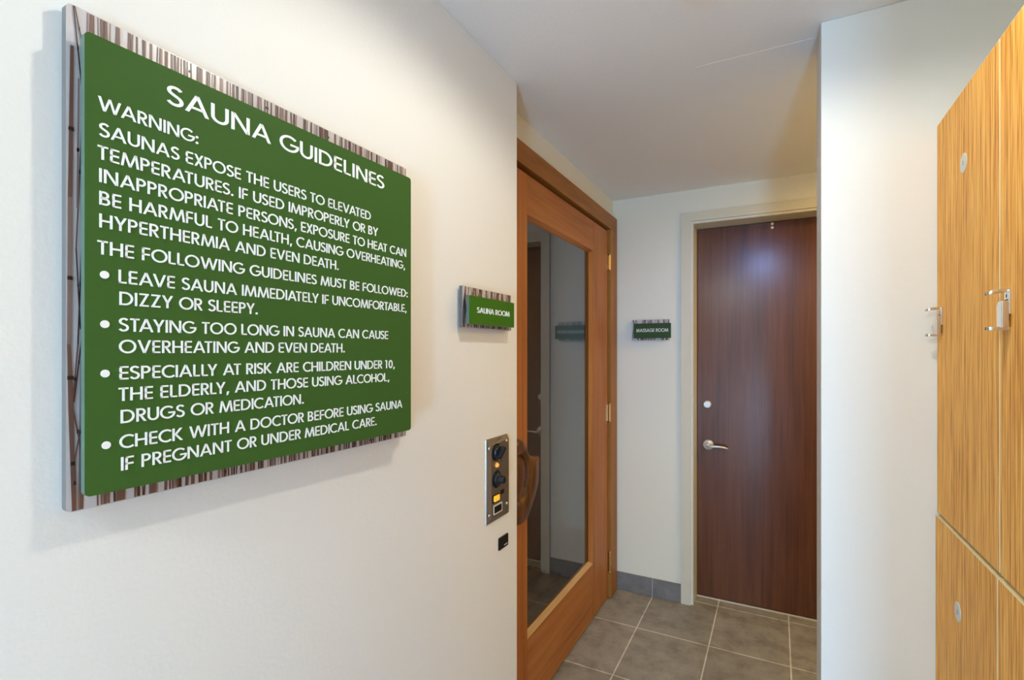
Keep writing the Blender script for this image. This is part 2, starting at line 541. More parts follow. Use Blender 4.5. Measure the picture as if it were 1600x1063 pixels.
# ================================================================== SETTING
XW, XR = -0.743, -0.838          # left wall face, recessed sauna wall face
YE, YB = 1.447, 2.8445           # end of the left wall, back wall face
PXL, PY0, PY1 = 0.1035, 1.553, 1.714
def struct(name, bm, mat, label, cat, bevel=0.0):
    return tag(link(name, bm, mat, None, bevel), label, cat, kind='structure')
struct('floor', B((-2.2, 1.5, -3.3, 3.1, -0.05, 0)), M_TILE, 'grey brown square floor tiles with pale grout lines', 'floor')
ce = struct('ceiling', B((-2.2, 1.5, -3.3, 3.1, CEIL, CEIL + 0.06)), M_CEIL, 'smooth white ceiling over the short hallway', 'ceiling')
bm = bmesh.new()
box(bm, -0.22, PXL - 0.004, 1.6205, 1.6232, CEIL - 0.0006, CEIL + 0.001)
link('tape_joint', bm, M_SEAM, ce)
struct('wall_left', B((-0.95, XW, -3.3, YE, 0, CEIL)), M_WALL, 'long cream painted wall carrying the big green sauna sign', 'wall', 0.002)
struct('wall_recess', B((-0.95, XR, YE, YB + 0.10, 2.085, CEIL), (-0.95, XR, 2.765, YB + 0.10, 0, 2.085)), M_WALLB, 'cream wall above and around the wooden sauna door', 'wall')
struct('wall_back', B((-0.95 - 1.25, -0.400, YB, YB + 0.19, 0, CEIL), (-0.400, 0.520, YB, YB + 0.19, 2.052, CEIL), (0.520, 1.5, YB, YB + 0.19, 0, CEIL)), M_WALLB, 'cream back wall around the dark brown door', 'wall')
struct('wall_partition', B((PXL, 1.5, PY0, PY1, 0, CEIL)), M_WALL, 'pale wall end standing between the hallway door and the lockers', 'wall', 0.0025)
struct('wall_right', B((0.86, 0.95, -3.3, PY0, 0, CEIL)), M_WALL, 'cream side wall behind the lockers', 'wall')
struct('wall_rear', B((-0.95, 0.95, -3.3, -3.2, 0, CEIL)), M_WALL, 'cream wall behind the viewer', 'wall')
struct('wall_hall', B((1.38, 1.5, PY1, YB, 0, CEIL)), M_WALLB, 'cream end wall of the side hallway', 'wall')
struct('wall_sauna', B((-2.2, -2.1, 1.2, YB, 0, CEIL), (-2.1, -0.95, 1.2, 1.3, 0, CEIL)), M_CEDAR, 'dark cedar boards lining the sauna behind the glass', 'wall')
# tiled baseboard on the back wall: two tiles with a grout joint
bm = bmesh.new()
box(bm, XR, -0.6123, YB - 0.010, YB, 0.0015, 0.1, 0)
box(bm, -0.6094, -0.457, YB - 0.010, YB, 0.0015, 0.1, 0)
box(bm, -0.6123, -0.6094, YB - 0.009, YB, 0.0015, 0.0995, 1)
tag(link('baseboard_back', bm, [M_BASE, M_GROUT], None, 0), 'low grey tile baseboard between sauna door and brown door frame', 'baseboard', kind='structure')
bm = bmesh.new()
box(bm, -0.395, 0.515, 2.962, 2.972, 0.0, 0.004)
tag(link('trim_1', bm, M_SILL), 'white caulk line on the floor under the brown door', 'trim', kind='structure')

# ------------------------------------------------------------------ brown hallway door
d1 = thing('door_1', (0.06, 2.95, 0), 'dark brown flush wooden door at the end of the hallway', 'door', kind='structure')
DXL, DXR, DT = -0.3955, 0.5155, 2.048
bm = bmesh.new()
# painted frame: flat face, recessed rebate, jamb returning to the leaf
for s, x in ((1, DXL), (-1, DXR)):
    xs = lambda a, b: (min(x - s * a, x - s * b), max(x - s * a, x - s * b))
    box(bm, *xs(0.0625, 0.0125), YB - 0.013, YB, 0, DT + 0.061)      # face
    box(bm, *xs(0.0125, 0.0045), YB + 0.012, YB + 0.04, 0, DT + 0.010)    # shadow groove bottom
    box(bm, *xs(0.0045, -0.0), YB - 0.004, YB + 0.17, 0, DT)              # jamb
box(bm, DXL - 0.0125, DXR + 0.0125, YB - 0.013, YB, DT + 0.0125, DT + 0.061)
box(bm, DXL - 0.0125, DXR + 0.0125, YB + 0.012, YB + 0.04, DT + 0.0045, DT + 0.0125)
box(bm, DXL - 0.0045, DXR + 0.0045, YB - 0.004, YB + 0.17, DT - 0.001, DT + 0.0045)
link('door_frame', bm, M_FRAME, d1)
YL = 2.975
leaf1 = link('door_leaf', B((DXL + 0.003, DXR - 0.003, YL, YL + 0.042, 0.006, DT - 0.004)), M_WALNUT, d1, 0.0015)
fy = plane_fn('y', YL)
bm = bmesh.new()
lathe(bm, fy, -0.3345, 0.8462, [(0.0, -0.001), (0.0275, -0.001), (0.0275, 0.006), (0.0245, 0.0095), (0.013, 0.0105), (0.0115, 0.012), (0.0105, 0.044), (0.0, 0.0455)])
lv = [(-0.3345, YL - 0.040, 0.8440), (-0.318, YL - 0.044, 0.8440), (-0.300, YL - 0.045, 0.8455), (-0.282, YL - 0.044, 0.8462), (-0.264, YL - 0.042, 0.8450), (-0.248, YL - 0.038, 0.8420), (-0.236, YL - 0.034, 0.8378), (-0.232, YL - 0.032, 0.8362)]
tube(bm, lv, [0.0095, 0.0095, 0.0078, 0.007, 0.0065, 0.006, 0.005, 0.003], 14, 0.85)
h = link('lever_handle', bm, M_LEVER, d1, smooth=True)
h['label'] = 'curved chrome lever handle on a round rose'
bm = bmesh.new()
lathe(bm, fy, -0.3395, 1.0700, [(0.0, -0.001), (0.0215, -0.001), (0.0215, 0.004), (0.0195, 0.016), (0.0165, 0.0185), (0.0095, 0.0185), (0.009, 0.0175), (0.0, 0.0175)])
box(bm, -0.3403, -0.3387, YL - 0.0183, YL - 0.017, 1.066, 1.074)
link('deadbolt', bm, M_LEVER, d1, smooth=False)['label'] = 'round satin deadbolt cylinder'
for z in (2.0334, 2.0135):
    bm = bmesh.new()
    lathe(bm, fy, -0.0209, z, [(0.0, -0.001), (0.0075, -0.001), (0.0075, 0.004), (0.005, 0.007), (0.0, 0.008)], 16)
    link('screw_cap', bm, M_WHITE, d1, smooth=True)['label'] = 'small white cap near the top edge of the door'

# ------------------------------------------------------------------ wooden sauna door with glass
d2 = thing('door_2', (XR, 2.1, 0), 'orange wooden sauna door with a full glass pane', 'door', kind='structure')
XC, XL = -0.8075, -0.822           # casing face, leaf face
CT, CIN = 2.1185, 2.038            # casing top, casing opening top
CYR, CYI = 2.825, 2.706            # right jamb outer, inner
CB = XR - 0.112
bm = bmesh.new()
box(bm, CB, XC, CYI, CYR, 0.002, CIN)
box(bm, CB, XC, YE + 0.004, 1.50, 0.002, CIN)
link('door_casing', bm, M_CAS_Z, d2, 0.003)
link('casing_head', B((CB, XC, YE + 0.004, CYR, CIN, CT)), M_CAS_Y, d2, 0.003)
LY0, LY1, LZ0, LZ1 = 1.506, 2.690, 0.012, 2.024
GY0, GY1, GZ0, GZ1 = 1.686, 2.447, 0.287, 1.8745
XBK = XL - 0.042
bm = bmesh.new()
box(bm, XBK, XL, LY0, GY0, LZ0, LZ1)
box(bm, XBK, XL, GY1, LY1, LZ0, LZ1)
leaf2 = link('door_leaf', bm, M_OAK_Z, d2, 0.0018)
link('door_rail', B((XBK, XL - 0.0004, GY0, GY1, GZ1, LZ1)), M_OAK_Y, leaf2, 0.0012)
link('door_rail', B((XBK, XL - 0.0004, GY0, GY1, LZ0, GZ0)), M_OAK_Y, leaf2, 0.0012)
# stop behind the leaf so no light shows round it
link('door_stop', B((CB, XBK - 0.002, 1.49, 1.53, 0.002, CIN), (CB, XBK - 0.002, LY1 - 0.02, CYI + 0.002, 0.002, CIN), (CB, XBK - 0.002, 1.53, LY1 - 0.02, LZ1 - 0.02, CIN)), M_CAS_Z, d2)
# sloping glazing bead round the pane
XG = -0.8445
def bead(name, segs, mat, wd=0.016):
    bm = bmesh.new()
    for (u0, v0), (u1, v1), (n0, n1) in segs:
        # quad prism: outer edge at the leaf face, inner edge at the glass
        a = (XL - 0.003, u0, v0); b = (XL - 0.003, u1, v1)
        tu, tv = (u1 - u0), (v1 - v0)
        l = math.hypot(tu, tv); tu /= l; tv /= l
        c = (XG + 0.0005, u1 + n0 * wd - tu * wd, v1 + n1 * wd - tv * wd)
        d = (XG + 0.0005, u0 + n0 * wd + tu * wd, v0 + n1 * wd + tv * wd)
        a2 = (XG - 0.012, u0, v0); b2 = (XG - 0.012, u1, v1)
        V = [bm.verts.new(p) for p in (a, b, c, d, a2, b2)]
        for f in ((0, 1, 2, 3), (0, 4, 5, 1), (3, 2, 5, 4), (0, 3, 4), (1, 5, 2)):
            bm.faces.new([V[i] for i in f])
    return link(name, bm, mat, leaf2)
bead('glazing_bead', [((GY0, GZ0), (GY1, GZ0), (0, 1))], M_BEAD_LIT, 0.014)
bead('glazing_bead', [((GY0, GZ1), (GY1, GZ1), (0, -1))], M_OAK_Y, 0.012)
bead('glazing_bead', [((GY1, GZ0), (GY1, GZ1), (-1, 0))], M_OAK_Z, 0.012)
bead('glazing_bead', [((GY0, GZ0), (GY0, GZ1), (1, 0))], M_OAK_Z, 0.012)
link('glass_pane', B((XG - 0.006, XG, GY0 + 0.0005, GY1 - 0.0005, GZ0 + 0.0005, GZ1 - 0.0005)), M_GLASS, leaf2)
# hinges
for z0, z1, k in ((1.806, 1.900, M_BRASS), (0.973, 1.079, M_BRASS), (0.148, 0.262, M_BRASS)):
    bm = bmesh.new()
    yh, xh = 2.700, XL + 0.0085
    n = 14
    zc = [z0, z0 + .006, z1 - .006, z1]
    for a, b in ((z0 + 0.006, z0 + 0.034), (z0 + 0.0345, z1 - 0.0345), (z1 - 0.034, z1 - 0.006)):
        tube(bm, [(xh, yh, a), (xh, yh, b)], [0.0068, 0.0068], n)
    for a, s in ((z0 + 0.006, -1), (z1 - 0.006, 1)):
        tube(bm, [(xh, yh, a), (xh, yh, a + s * 0.003), (xh, yh, a + s * 0.006), (xh, yh, a + s * 0.0075)], [0.0052, 0.0074, 0.0058, 0.001], n)
    box(bm, XL - 0.001, XL + 0.0022, yh - 0.016, yh - 0.0065, z0 + 0.008, z1 - 0.008)
    link('hinge', bm, k, d2, smooth=False)['label'] = 'brass butt hinge with a rounded pin'
# carved handle
XH = XL + 0.018
fx = plane_fn('x', XH)
def spline(ctrl, n=6):
    out = []
    m = len(ctrl)
    for i in range(m):
        p0, p1, p2, p3 = (ctrl[(i + k - 1) % m] for k in range(4))
        for j in range(n):
            t = j / n
            out.append(tuple(0.5 * (2 * p1[q] + (p2[q] - p0[q]) * t + (2 * p0[q] - 5 * p1[q] + 4 * p2[q] - p3[q]) * t * t + (3 * p1[q] - p0[q] - 3 * p2[q] + p3[q]) * t ** 3) for q in (0, 1)))
    return out
hc = [(1.540, 1.062), (1.566, 1.056), (1.588, 1.034), (1.618, 0.998), (1.660, 0.980), (1.7000, 0.975), (1.7035, 0.955), (1.703, 0.925), (1.699, 0.882), (1.680, 0.845), (1.640, 0.803), (1.608, 0.772), (1.565, 0.762), (1.520, 0.772), (1.490, 0.82), (1.478, 0.915), (1.490, 1.01), (1.512, 1.05)]
outl = spline(hc, 4)
inn = circ(1.548, 0.925, 0.058, 40, 0.074)
bm = bmesh.new()
# dished carved body: rings from the outline towards the oval groove
cx, cy = 1.585, 0.918
def shrink(pts, f, c):
    return [(c[0] + (u - c[0]) * f, c[1] + (v - c[1]) * f) for u, v in pts]
rings = [(outl, -0.012), (outl, 0.014), (shrink(outl, 0.965, (cx, cy)), 0.023), (shrink(outl, 0.90, (cx, cy)), 0.027)]
vr = [[bm.verts.new(fx(u, v, t)) for u, v in pts] for pts, t in rings]
no = len(outl)
for a, b in zip(vr, vr[1:]):
    for i in range(no):
        bm.faces.new([a[i], a[(i + 1) % no], b[(i + 1) % no], b[i]])
# inner ring of the body, matched by angle to the oval groove
og = (1.548, 0.925)
def oval(k, t):
    out = []
    for u, v in shrink(outl, 0.90, (cx, cy)):
        a = math.atan2((v - og[1]) / 0.083, (u - og[0]) / 0.068)
        out.append(bm.verts.new(fx(og[0] + k * 0.068 * math.cos(a), og[1] + k * 0.083 * math.sin(a), t)))
    return out
prev = vr[-1]
for k, t in ((1.10, 0.0255), (1.0, 0.021), (0.97, 0.012), (0.94, 0.010), (0.90, 0.013), (0.75, 0.0185), (0.45, 0.0215), (0.15, 0.0225)):
    cur = oval(k, t)
    for i in range(no):
        bm.faces.new([prev[i], prev[(i + 1) % no], cur[(i + 1) % no], cur[i]])
    prev = cur
bm.faces.new(prev)
bm.faces.new(vr[0][::-1])
hd = link('door_handle', bm, M_CARVE, leaf2, smooth=True)
hd['label'] = 'carved brown wooden pull with a curved outline'
bm = bmesh.new()
lathe(bm, plane_fn('x', XH + 0.0225), 1.603, 0.797, [(0.0, -0.006), (0.0052, -0.006), (0.0052, 0.001), (0.003, 0.0032), (0, 0.0038)], 14)
box(bm, XL - 0.002, XL + 0.004, 1.53, 1.56, 1.0, 1.03)
box(bm, XL - 0.002, XL + 0.008, 1.53, 1.56, 0.79, 0.82)
link('handle_screw', bm, M_BRASS, leaf2, smooth=False)['label'] = 'brass screw in the lower end of the carved handle'

# slatted floor inside the sauna
dk = thing('duckboard', (-1.6, 2.0, 0), 'wooden slatted floor mat dimly seen through the sauna glass', 'floor mat')
for i in range(9):
    x = -1.138 - i * 0.097
    link('slat', B((x - 0.085, x - 0.004, 1.34, 2.80, 0.022, 0.040)), M_CEDAR, dk, 0.002)
for y in (1.45, 2.62):
    link('batten', B((-2.02, -1.142, y, y + 0.05, 0.0, 0.022)), M_CEDAR, dk)

# ================================================================== SIGNS
def reed_board(name, u0, u1, v0, v1, fn, thick, parent, seed, dens=1.0, r=0.006, left=0.03, scale=1.0):
    """clear-edged board printed with upright brown reeds on a pale ground"""
    rd = random.Random(seed)
    bm = bmesh.new()
    prism(bm, rrect(u0, u1, v0, v1, r, 4), fn, -thick, 0, 0, 5)
    eps = 0.00025
    def strip(ua, va, ub, vb, wa, wb, mi, lvl):
        ua, ub = [min(max(x, u0 + 0.0015), u1 - 0.0015) for x in (ua, ub)]
        p = [(ua - wa / 2, va), (ua + wa / 2, va), (ub + wb / 2, vb), (ub - wb / 2, vb)]
        p = [(min(max(a, u0 + 0.0008), u1 - 0.0008), b) for a, b in p]
        vs = [bm.verts.new(fn(a, b, eps + lvl * 0.00004)) for a, b in p]
        try:
            bm.faces.new(vs).material_index = mi
        except ValueError:
            pass
    H = v1 - v0
    lvl = 0
    u = u0 + left
    va, vb = v0 + 0.0012, v1 - 0.0012
    while u < u1 - 0.002:
        wd = rd.choice((0.0014, 0.002, 0.003, 0.0042)) * scale
        lean = rd.uniform(-0.02, 0.02) * scale
        mi = rd.choice((1, 1, 1, 2, 2, 3))
        # each reed changes width along its length; drawn in pieces
        n = max(3, int(H / 0.07))
        for i in range(n):
            a, b = i / n, (i + 1) / n
            strip(u + lean * (a - .5), va + (vb - va) * a, u + lean * (b - .5), va + (vb - va) * b, wd * (1.05 - .25 * a), wd * (1.05 - .25 * b), mi, lvl % 12)
        if rd.random() < 0.10:
            z = rd.choice((va + H * .012, vb - H * .02, rd.uniform(va, vb)))
            strip(u - wd * .5, z - 0.0014, u - wd * .5, z + 0.0014, 0.004 * scale, 0.003 * scale, 4, 13)
        u += wd * rd.uniform(0.75, 1.5) / dens + (rd.random() < 0.16) * rd.uniform(0.003, 0.010) * scale
        lvl += 1
    # sparse crossing twigs on the open left margin
    if left > 0.012:
        m = left
        tw = [(0.42, 0.0, 0.27, 0.21, .006, .0095, 1), (0.27, 0.21, 0.16, 0.33, .0095, .007, 1), (0.16, 0.33, 0.22, 0.62, .0085, .008, 3), (0.22, 0.62, 0.32, 0.92, .008, .006, 1),
              (0.30, 0.215, 1.06, 0.085, .0032, .0030, 1), (1.06, 0.20, 0.46, 0.10, .0030, .0030, 1), (0.46, 0.10, 0.52, 0.0, .0032, .0036, 1), (0.34, 0.205, 0.66, 0.33, .0030, .0026, 1), (0.66, 0.33, 0.96, 0.60, .0028, .0024, 2),
              (0.95, 0.36, 0.42, 0.215, .0026, .0026, 2), (0.40, 1.0, 0.96, 0.82, .0024, .0030, 2), (0.47, 1.0, 1.06, 0.91, .0022, .0026, 2), (0.93, 0.80, 0.55, 0.52, .0028, .0024, 1), (0.55, 0.52, 0.80, 0.36, .0024, .0024, 2), (0.62, 0.60, 0.70, 0.86, .0036, .0026, 3)]
        for k, (a, za, b, zb, wa, wb, mi) in enumerate(tw):
            strip(u0 + a * m, va + (vb - va) * za, u0 + b * m, va + (vb - va) * zb, wa * .55, wb * .55, mi, 12 + k)
            z = va + (vb - va) * (za + (zb - za) * 0.45)
            uu = u0 + (a + (b - a) * 0.45) * m
            strip(uu, z - .0022, uu, z + .0022, wa * .7, wa * .6, 4, 26)
    o = link(name, bm, [M_ACRYL, M_REEDS[0], M_REEDS[1], M_REEDS[2], M_NODE, M_ACRYLS], parent)
    return o

# --- big guidelines sign ------------------------------------------------
sg = thing('guidelines_sign', (XW, 0.57, 1.47), 'large square green sauna guidelines sign with white lettering on a reed print board', 'sign')
fb = plane_fn('x', -0.725)
board = reed_board('backing_board', 0.2737, 0.874, 1.1775, 1.7685, fb, 0.010, sg, 5, left=0.0165, dens=1.25, scale=0.85)
for u in (0.36, 0.74):
    link('wall_spacer', B((XW, -0.735, u, u + 0.04, 1.25, 1.70)), M_ACRYLS, sg)
# green face stands off on its spacers, a hair nearer at its far edge
KS = 0.0194
def fg(u, v, t=0):
    return (-0.703 + KS * (u - 0.282) + t, u, v)
bm = bmesh.new()
prism(bm, rrect(0.2825, 0.8510, 1.1967, 1.7340, 0.006, 5), fg, -0.0085, 0, 0, 1)
face = link('face_panel', bm, [M_GREEN, M_ACRYLE], sg)
for u, x in ((0.36, -0.709), (0.72, -0.7025)):
    link('panel_spacer', B((-0.7252, x, u, u + 0.04, 1.27, 1.66)), M_ACRYLS, sg)
LINES = [('SAUNA GUIDELINES', 0.3693, 0.7670, 1.6875, 0.0252), ('WARNING:', 0.2950, 0.4084, 1.6478, 0), ('SAUNAS EXPOSE THE USERS TO ELEVATED', 0.2962, 0.7319, 1.6174, 0),
         ('TEMPERATURES. IF USED IMPROPERLY OR BY', 0.2948, 0.7514, 1.5902, 0), ('INAPPROPRIATE PERSONS, EXPOSURE TO HEAT CAN', 0.2964, 0.8346, 1.5633, 0),
         ('BE HARMFUL TO HEALTH, CAUSING OVERHEATING,', 0.2965, 0.8306, 1.5369, 0), ('HYPERTHERMIA AND EVEN DEATH.', 0.2965, 0.6530, 1.5102, 0),
         ('THE FOLLOWING GUIDELINES MUST BE FOLLOWED:', 0.2946, 0.8395, 1.4787, 0), ('LEAVE SAUNA IMMEDIATELY IF UNCOMFORTABLE,', 0.3158, 0.8354, 1.4470, 0),
         ('DIZZY OR SLEEPY.', 0.3167, 0.4961, 1.4207, 0), ('STAYING TOO LONG IN SAUNA CAN CAUSE', 0.3160, 0.7800, 1.3889, 0), ('OVERHEATING AND EVEN DEATH.', 0.3162, 0.6673, 1.3624, 0),
         ('ESPECIALLY AT RISK ARE CHILDREN UNDER 10,', 0.3167, 0.7991, 1.3304, 0), ('THE ELDERLY, AND THOSE USING ALCOHOL,', 0.3158, 0.7833, 1.3044, 0),
         ('DRUGS OR MEDICATION.', 0.3180, 0.5790, 1.2774, 0), ('CHECK WITH A DOCTOR BEFORE USING SAUNA', 0.3167, 0.8224, 1.2468, 0), ('IF PREGNANT OR UNDER MEDICAL CARE.', 0.3184, 0.7477, 1.2201, 0)]
BUL = {'LEAVE SAUNA': (0.3016, 1.4551), 'STAYING TOO': (0.3019, 1.3968), 'ESPECIALLY A': (0.3022, 1.3384), 'CHECK WITH A': (0.3033, 1.2535)}
for s, a, b, v, cap in LINES:
    ex = [circ(*p, 0.0046, 18) for k, p in BUL.items() if s.startswith(k)]
    o = text('heading_lettering' if cap else 'lettering', s, fg, a, b, v, cap or 0.0163, -0.0002, 0.0009, M_WHITE, face, ex)
    if cap:
        o['label'] = 'larger white heading letters'

# --- small sauna room sign ----------------------------------------------
s2 = thing('room_sign', (XW, 1.23, 1.484), 'small green SAUNA ROOM sign on the near wall beside the sauna door', 'sign')
reed_board('backing_board', 1.1003, 1.3716, 1.4275, 1.5365, fb, 0.010, s2, 11, dens=1.15, r=0.002, left=0.004, scale=1.5)
link('wall_spacer', B((XW, -0.735, 1.15, 1.32, 1.45, 1.51)), M_ACRYLS, s2)
fg2 = plane_fn('x', -0.703)
bm = bmesh.new()
prism(bm, rrect(1.0985, 1.3497, 1.4360, 1.5100, 0.0015, 3), fg2, -0.0085, 0, 0, 1)
f2 = link('face_panel', bm, [M_GREEND, M_ACRYLE], s2)
link('panel_spacer', B((-0.7252, -0.711, 1.14, 1.31, 1.455, 1.495)), M_ACRYLS, s2)
text('lettering', 'SAUNA ROOM', fg2, 1.1366, 1.3186, 1.4668, 0.0150, -0.0002, 0.0013, M_WHITE, f2)
bm = bmesh.new()
rd = random.Random(3)
for i in range(11):
    if i == 5:
        continue
    u = 1.188 + i * 0.0082
    for du in (0, 0.0026):
        for dv in (0, -0.0026, -0.0052):
            if rd.random() < 0.55:
                lathe(bm, fg2, u + du, 1.4562 + dv, [(0.0009, -0.0002), (0.0008, 0.0005), (0, 0.0007)], 6)
link('braille_dots', bm, M_GREEND, f2)

# --- massage room sign ---------------------------------------------------
s3 = thing('room_sign', (-0.62, YB, 1.482), 'dark green MASSAGE ROOM sign on the back wall left of the brown door', 'sign')
fb3, fg3 = plane_fn('y', 2.8265), plane_fn('y', 2.8045)
reed_board('backing_board', -0.7229, -0.5190, 1.4245, 1.5395, fb3, 0.010, s3, 23, dens=1.0, r=0.002, left=0.010, scale=1.5)
link('wall_spacer', B((-0.68, -0.56, 2.8365, YB, 1.45, 1.51)), M_ACRYLS, s3)
bm = bmesh.new()
prism(bm, rrect(-0.7080, -0.5065, 1.4365, 1.5175, 0.0015, 3), fg3, -0.0085, 0, 0, 1)
f3 = link('face_panel', bm, [M_GREENM, M_GREENM], s3)
link('panel_spacer', B((-0.67, -0.54, 2.8128, 2.8268, 1.455, 1.50)), M_ACRYLS, s3)
text('lettering', 'MASSAGE ROOM', fg3, -0.6922, -0.5200, 1.4705, 0.0185, -0.0002, 0.0013, M_WHITE, f3)

# ================================================================== SAUNA CONTROL PANEL
cp = thing('control_panel', (XW, 1.318, 0.985), 'tall steel sauna control panel with two black knobs beside the sauna door', 'control panel')
bm = bmesh.new()
A0 = (1.2465, 1.3745, 0.8605, 1.1085)
def fr(i, x):
    return [(x, A0[0] + i, A0[2] + i), (x, A0[1] - i * .12, A0[2] + i * .35), (x, A0[1] - i * .12, A0[3] - i * .7), (x, A0[0] + i, A0[3] - i)]
R = [[bm.verts.new(p) for p in fr(*q)] for q in ((0, XW), (0.0012, XW + 0.003), (0.019, XW + 0.010))]
for a, b in zip(R, R[1:]):
    for i in range(4):
        bm.faces.new([a[i], a[(i + 1) % 4], b[(i + 1) % 4], b[i]])
bm.faces.new(R[-1])
bm.faces.new(R[0][::-1])
XP = XW + 0.010
plate = link('face_plate', bm, M_STEEL, cp)
KP = XP / XW
def fp(u, v, t=0):
    return (XP + t, u * KP, 1.365 + (v - 1.365) * KP)
for (u, v), pointer in (((1.3115, 1.0622), True), ((1.3135, 0.9815), False)):
    bm = bmesh.new()
    lathe(bm, fp, u, v, [(0, -0.001), (0.0262, -0.001), (0.0262, 0.0015), (0.0252, 0.0025), (0, 0.0025)], 36)
    dial = link('dial_skirt', bm, M_BLACK, cp)
    bm = bmesh.new()
    if pointer:
        lathe(bm, fp, u, v, [(0, 0.002), (0.0215, 0.002), (0.0205, 0.008), (0.0175, 0.011), (0, 0.011)], 32)
        prism(bm, [(u - 0.020, v - 0.010), (u - 0.012, v - 0.018), (u + 0.020, v + 0.010), (u + 0.012, v + 0.018)], fp, 0.010, 0.024)
    else:
        lathe(bm, fp, u, v, [(0, 0.002), (0.0215, 0.002), (0.0205, 0.009), (0.0165, 0.011), (0.0125, 0.012), (0.0118, 0.024), (0.0098, 0.027), (0, 0.027)], 32)
    k = link('knob', bm, M_BLUEB, dial, smooth=False, bevel=0.0012)
    k['label'] = 'black bar pointer knob' if pointer else 'black round stepped knob'
bm = bmesh.new()
lathe(bm, fp, 1.3135, 1.0232, [(0, -0.001), (0.0078, -0.001), (0.0074, 0.0015), (0.0066, 0.0015), (0.0064, 0.004), (0.0045, 0.0065), (0, 0.0072)], 22)
link('pilot_lamp', bm, M_AMBER, cp, smooth=True)['label'] = 'small round amber pilot lamp'
bm = bmesh.new()
prism(bm, rrect(1.288, 1.327, 0.914, 0.937, 0.002, 3), fp, -0.001, 0.0022)
sw = link('switch_bezel', bm, M_BLACK, cp)
bm = bmesh.new()
prism(bm, rrect(1.2925, 1.3235, 0.9175, 0.934, 0.002, 3), fp, 0.001, 0.0052)
link('rocker_switch', bm, M_SWITCH, sw)['label'] = 'glowing orange rocker switch'
bm = bmesh.new()
prism(bm, rrect(1.3375, 1.3585, 0.929, 0.942, 0.001, 3), fp, -0.001, 0.0012)
link('label_plate', bm, M_BLACK, cp)
bm = bmesh.new()
prism(bm, rrect(1.294, 1.347, 0.8770, 0.9060, 0.003, 3), fp, -0.001, 0.0010)
win = link('counter_frame', bm, M_DISC, cp)
bm = bmesh.new()
prism(bm, rrect(1.298, 1.342, 0.8812, 0.9012, 0.002, 3), fp, 0.0008, 0.0014)
link('counter_window', bm, M_BLACK, win)
for u, v in ((1.2685, 1.0795), (1.3765, 1.0865), (1.2685, 0.8835), (1.3765, 0.8915)):
    bm = bmesh.new()
    lathe(bm, fp, u, v, [(0, -0.001), (0.0052, -0.001), (0.0048, 0.0018), (0.003, 0.003), (0, 0.0034)], 14)
    link('screw', bm, M_SATIN, cp, smooth=True)
for u, v, a, b in ((1.318, 1.0955, .004, .004), (1.333, 1.0975, .008, .005), (1.2855, 1.0185, .010, .0022), (1.3365, 1.0285, .012, .0018), (1.3345, 1.0085, .011, .006), (1.300, 1.0035, .004, .003), (1.316, 1.0085, .008, .0025)):
    bm = bmesh.new()
    prism(bm, rect(u, u + a, v, v + b), fp, -0.0002, 0.0003)
    link('printed_mark', bm, M_INK, plate)

# small black outlet plate below it
bm = bmesh.new()
prism(bm, rrect(1.3225, 1.3800, 0.7625, 0.7995, 0.002, 3), plane_fn('x', XW), -0.0005, 0.004)
ow = link('wall_socket', bm, M_BLACK, None, 0.0006)
tag(ow, 'tiny black socket plate on the wall below the steel control panel', 'socket')
bm = bmesh.new()
prism(bm, rect(1.353, 1.3735, 0.7690, 0.7720), plane_fn('x', XW + 0.004), -0.0002, 0.0003)
link('printed_line', bm, M_DISC, ow)

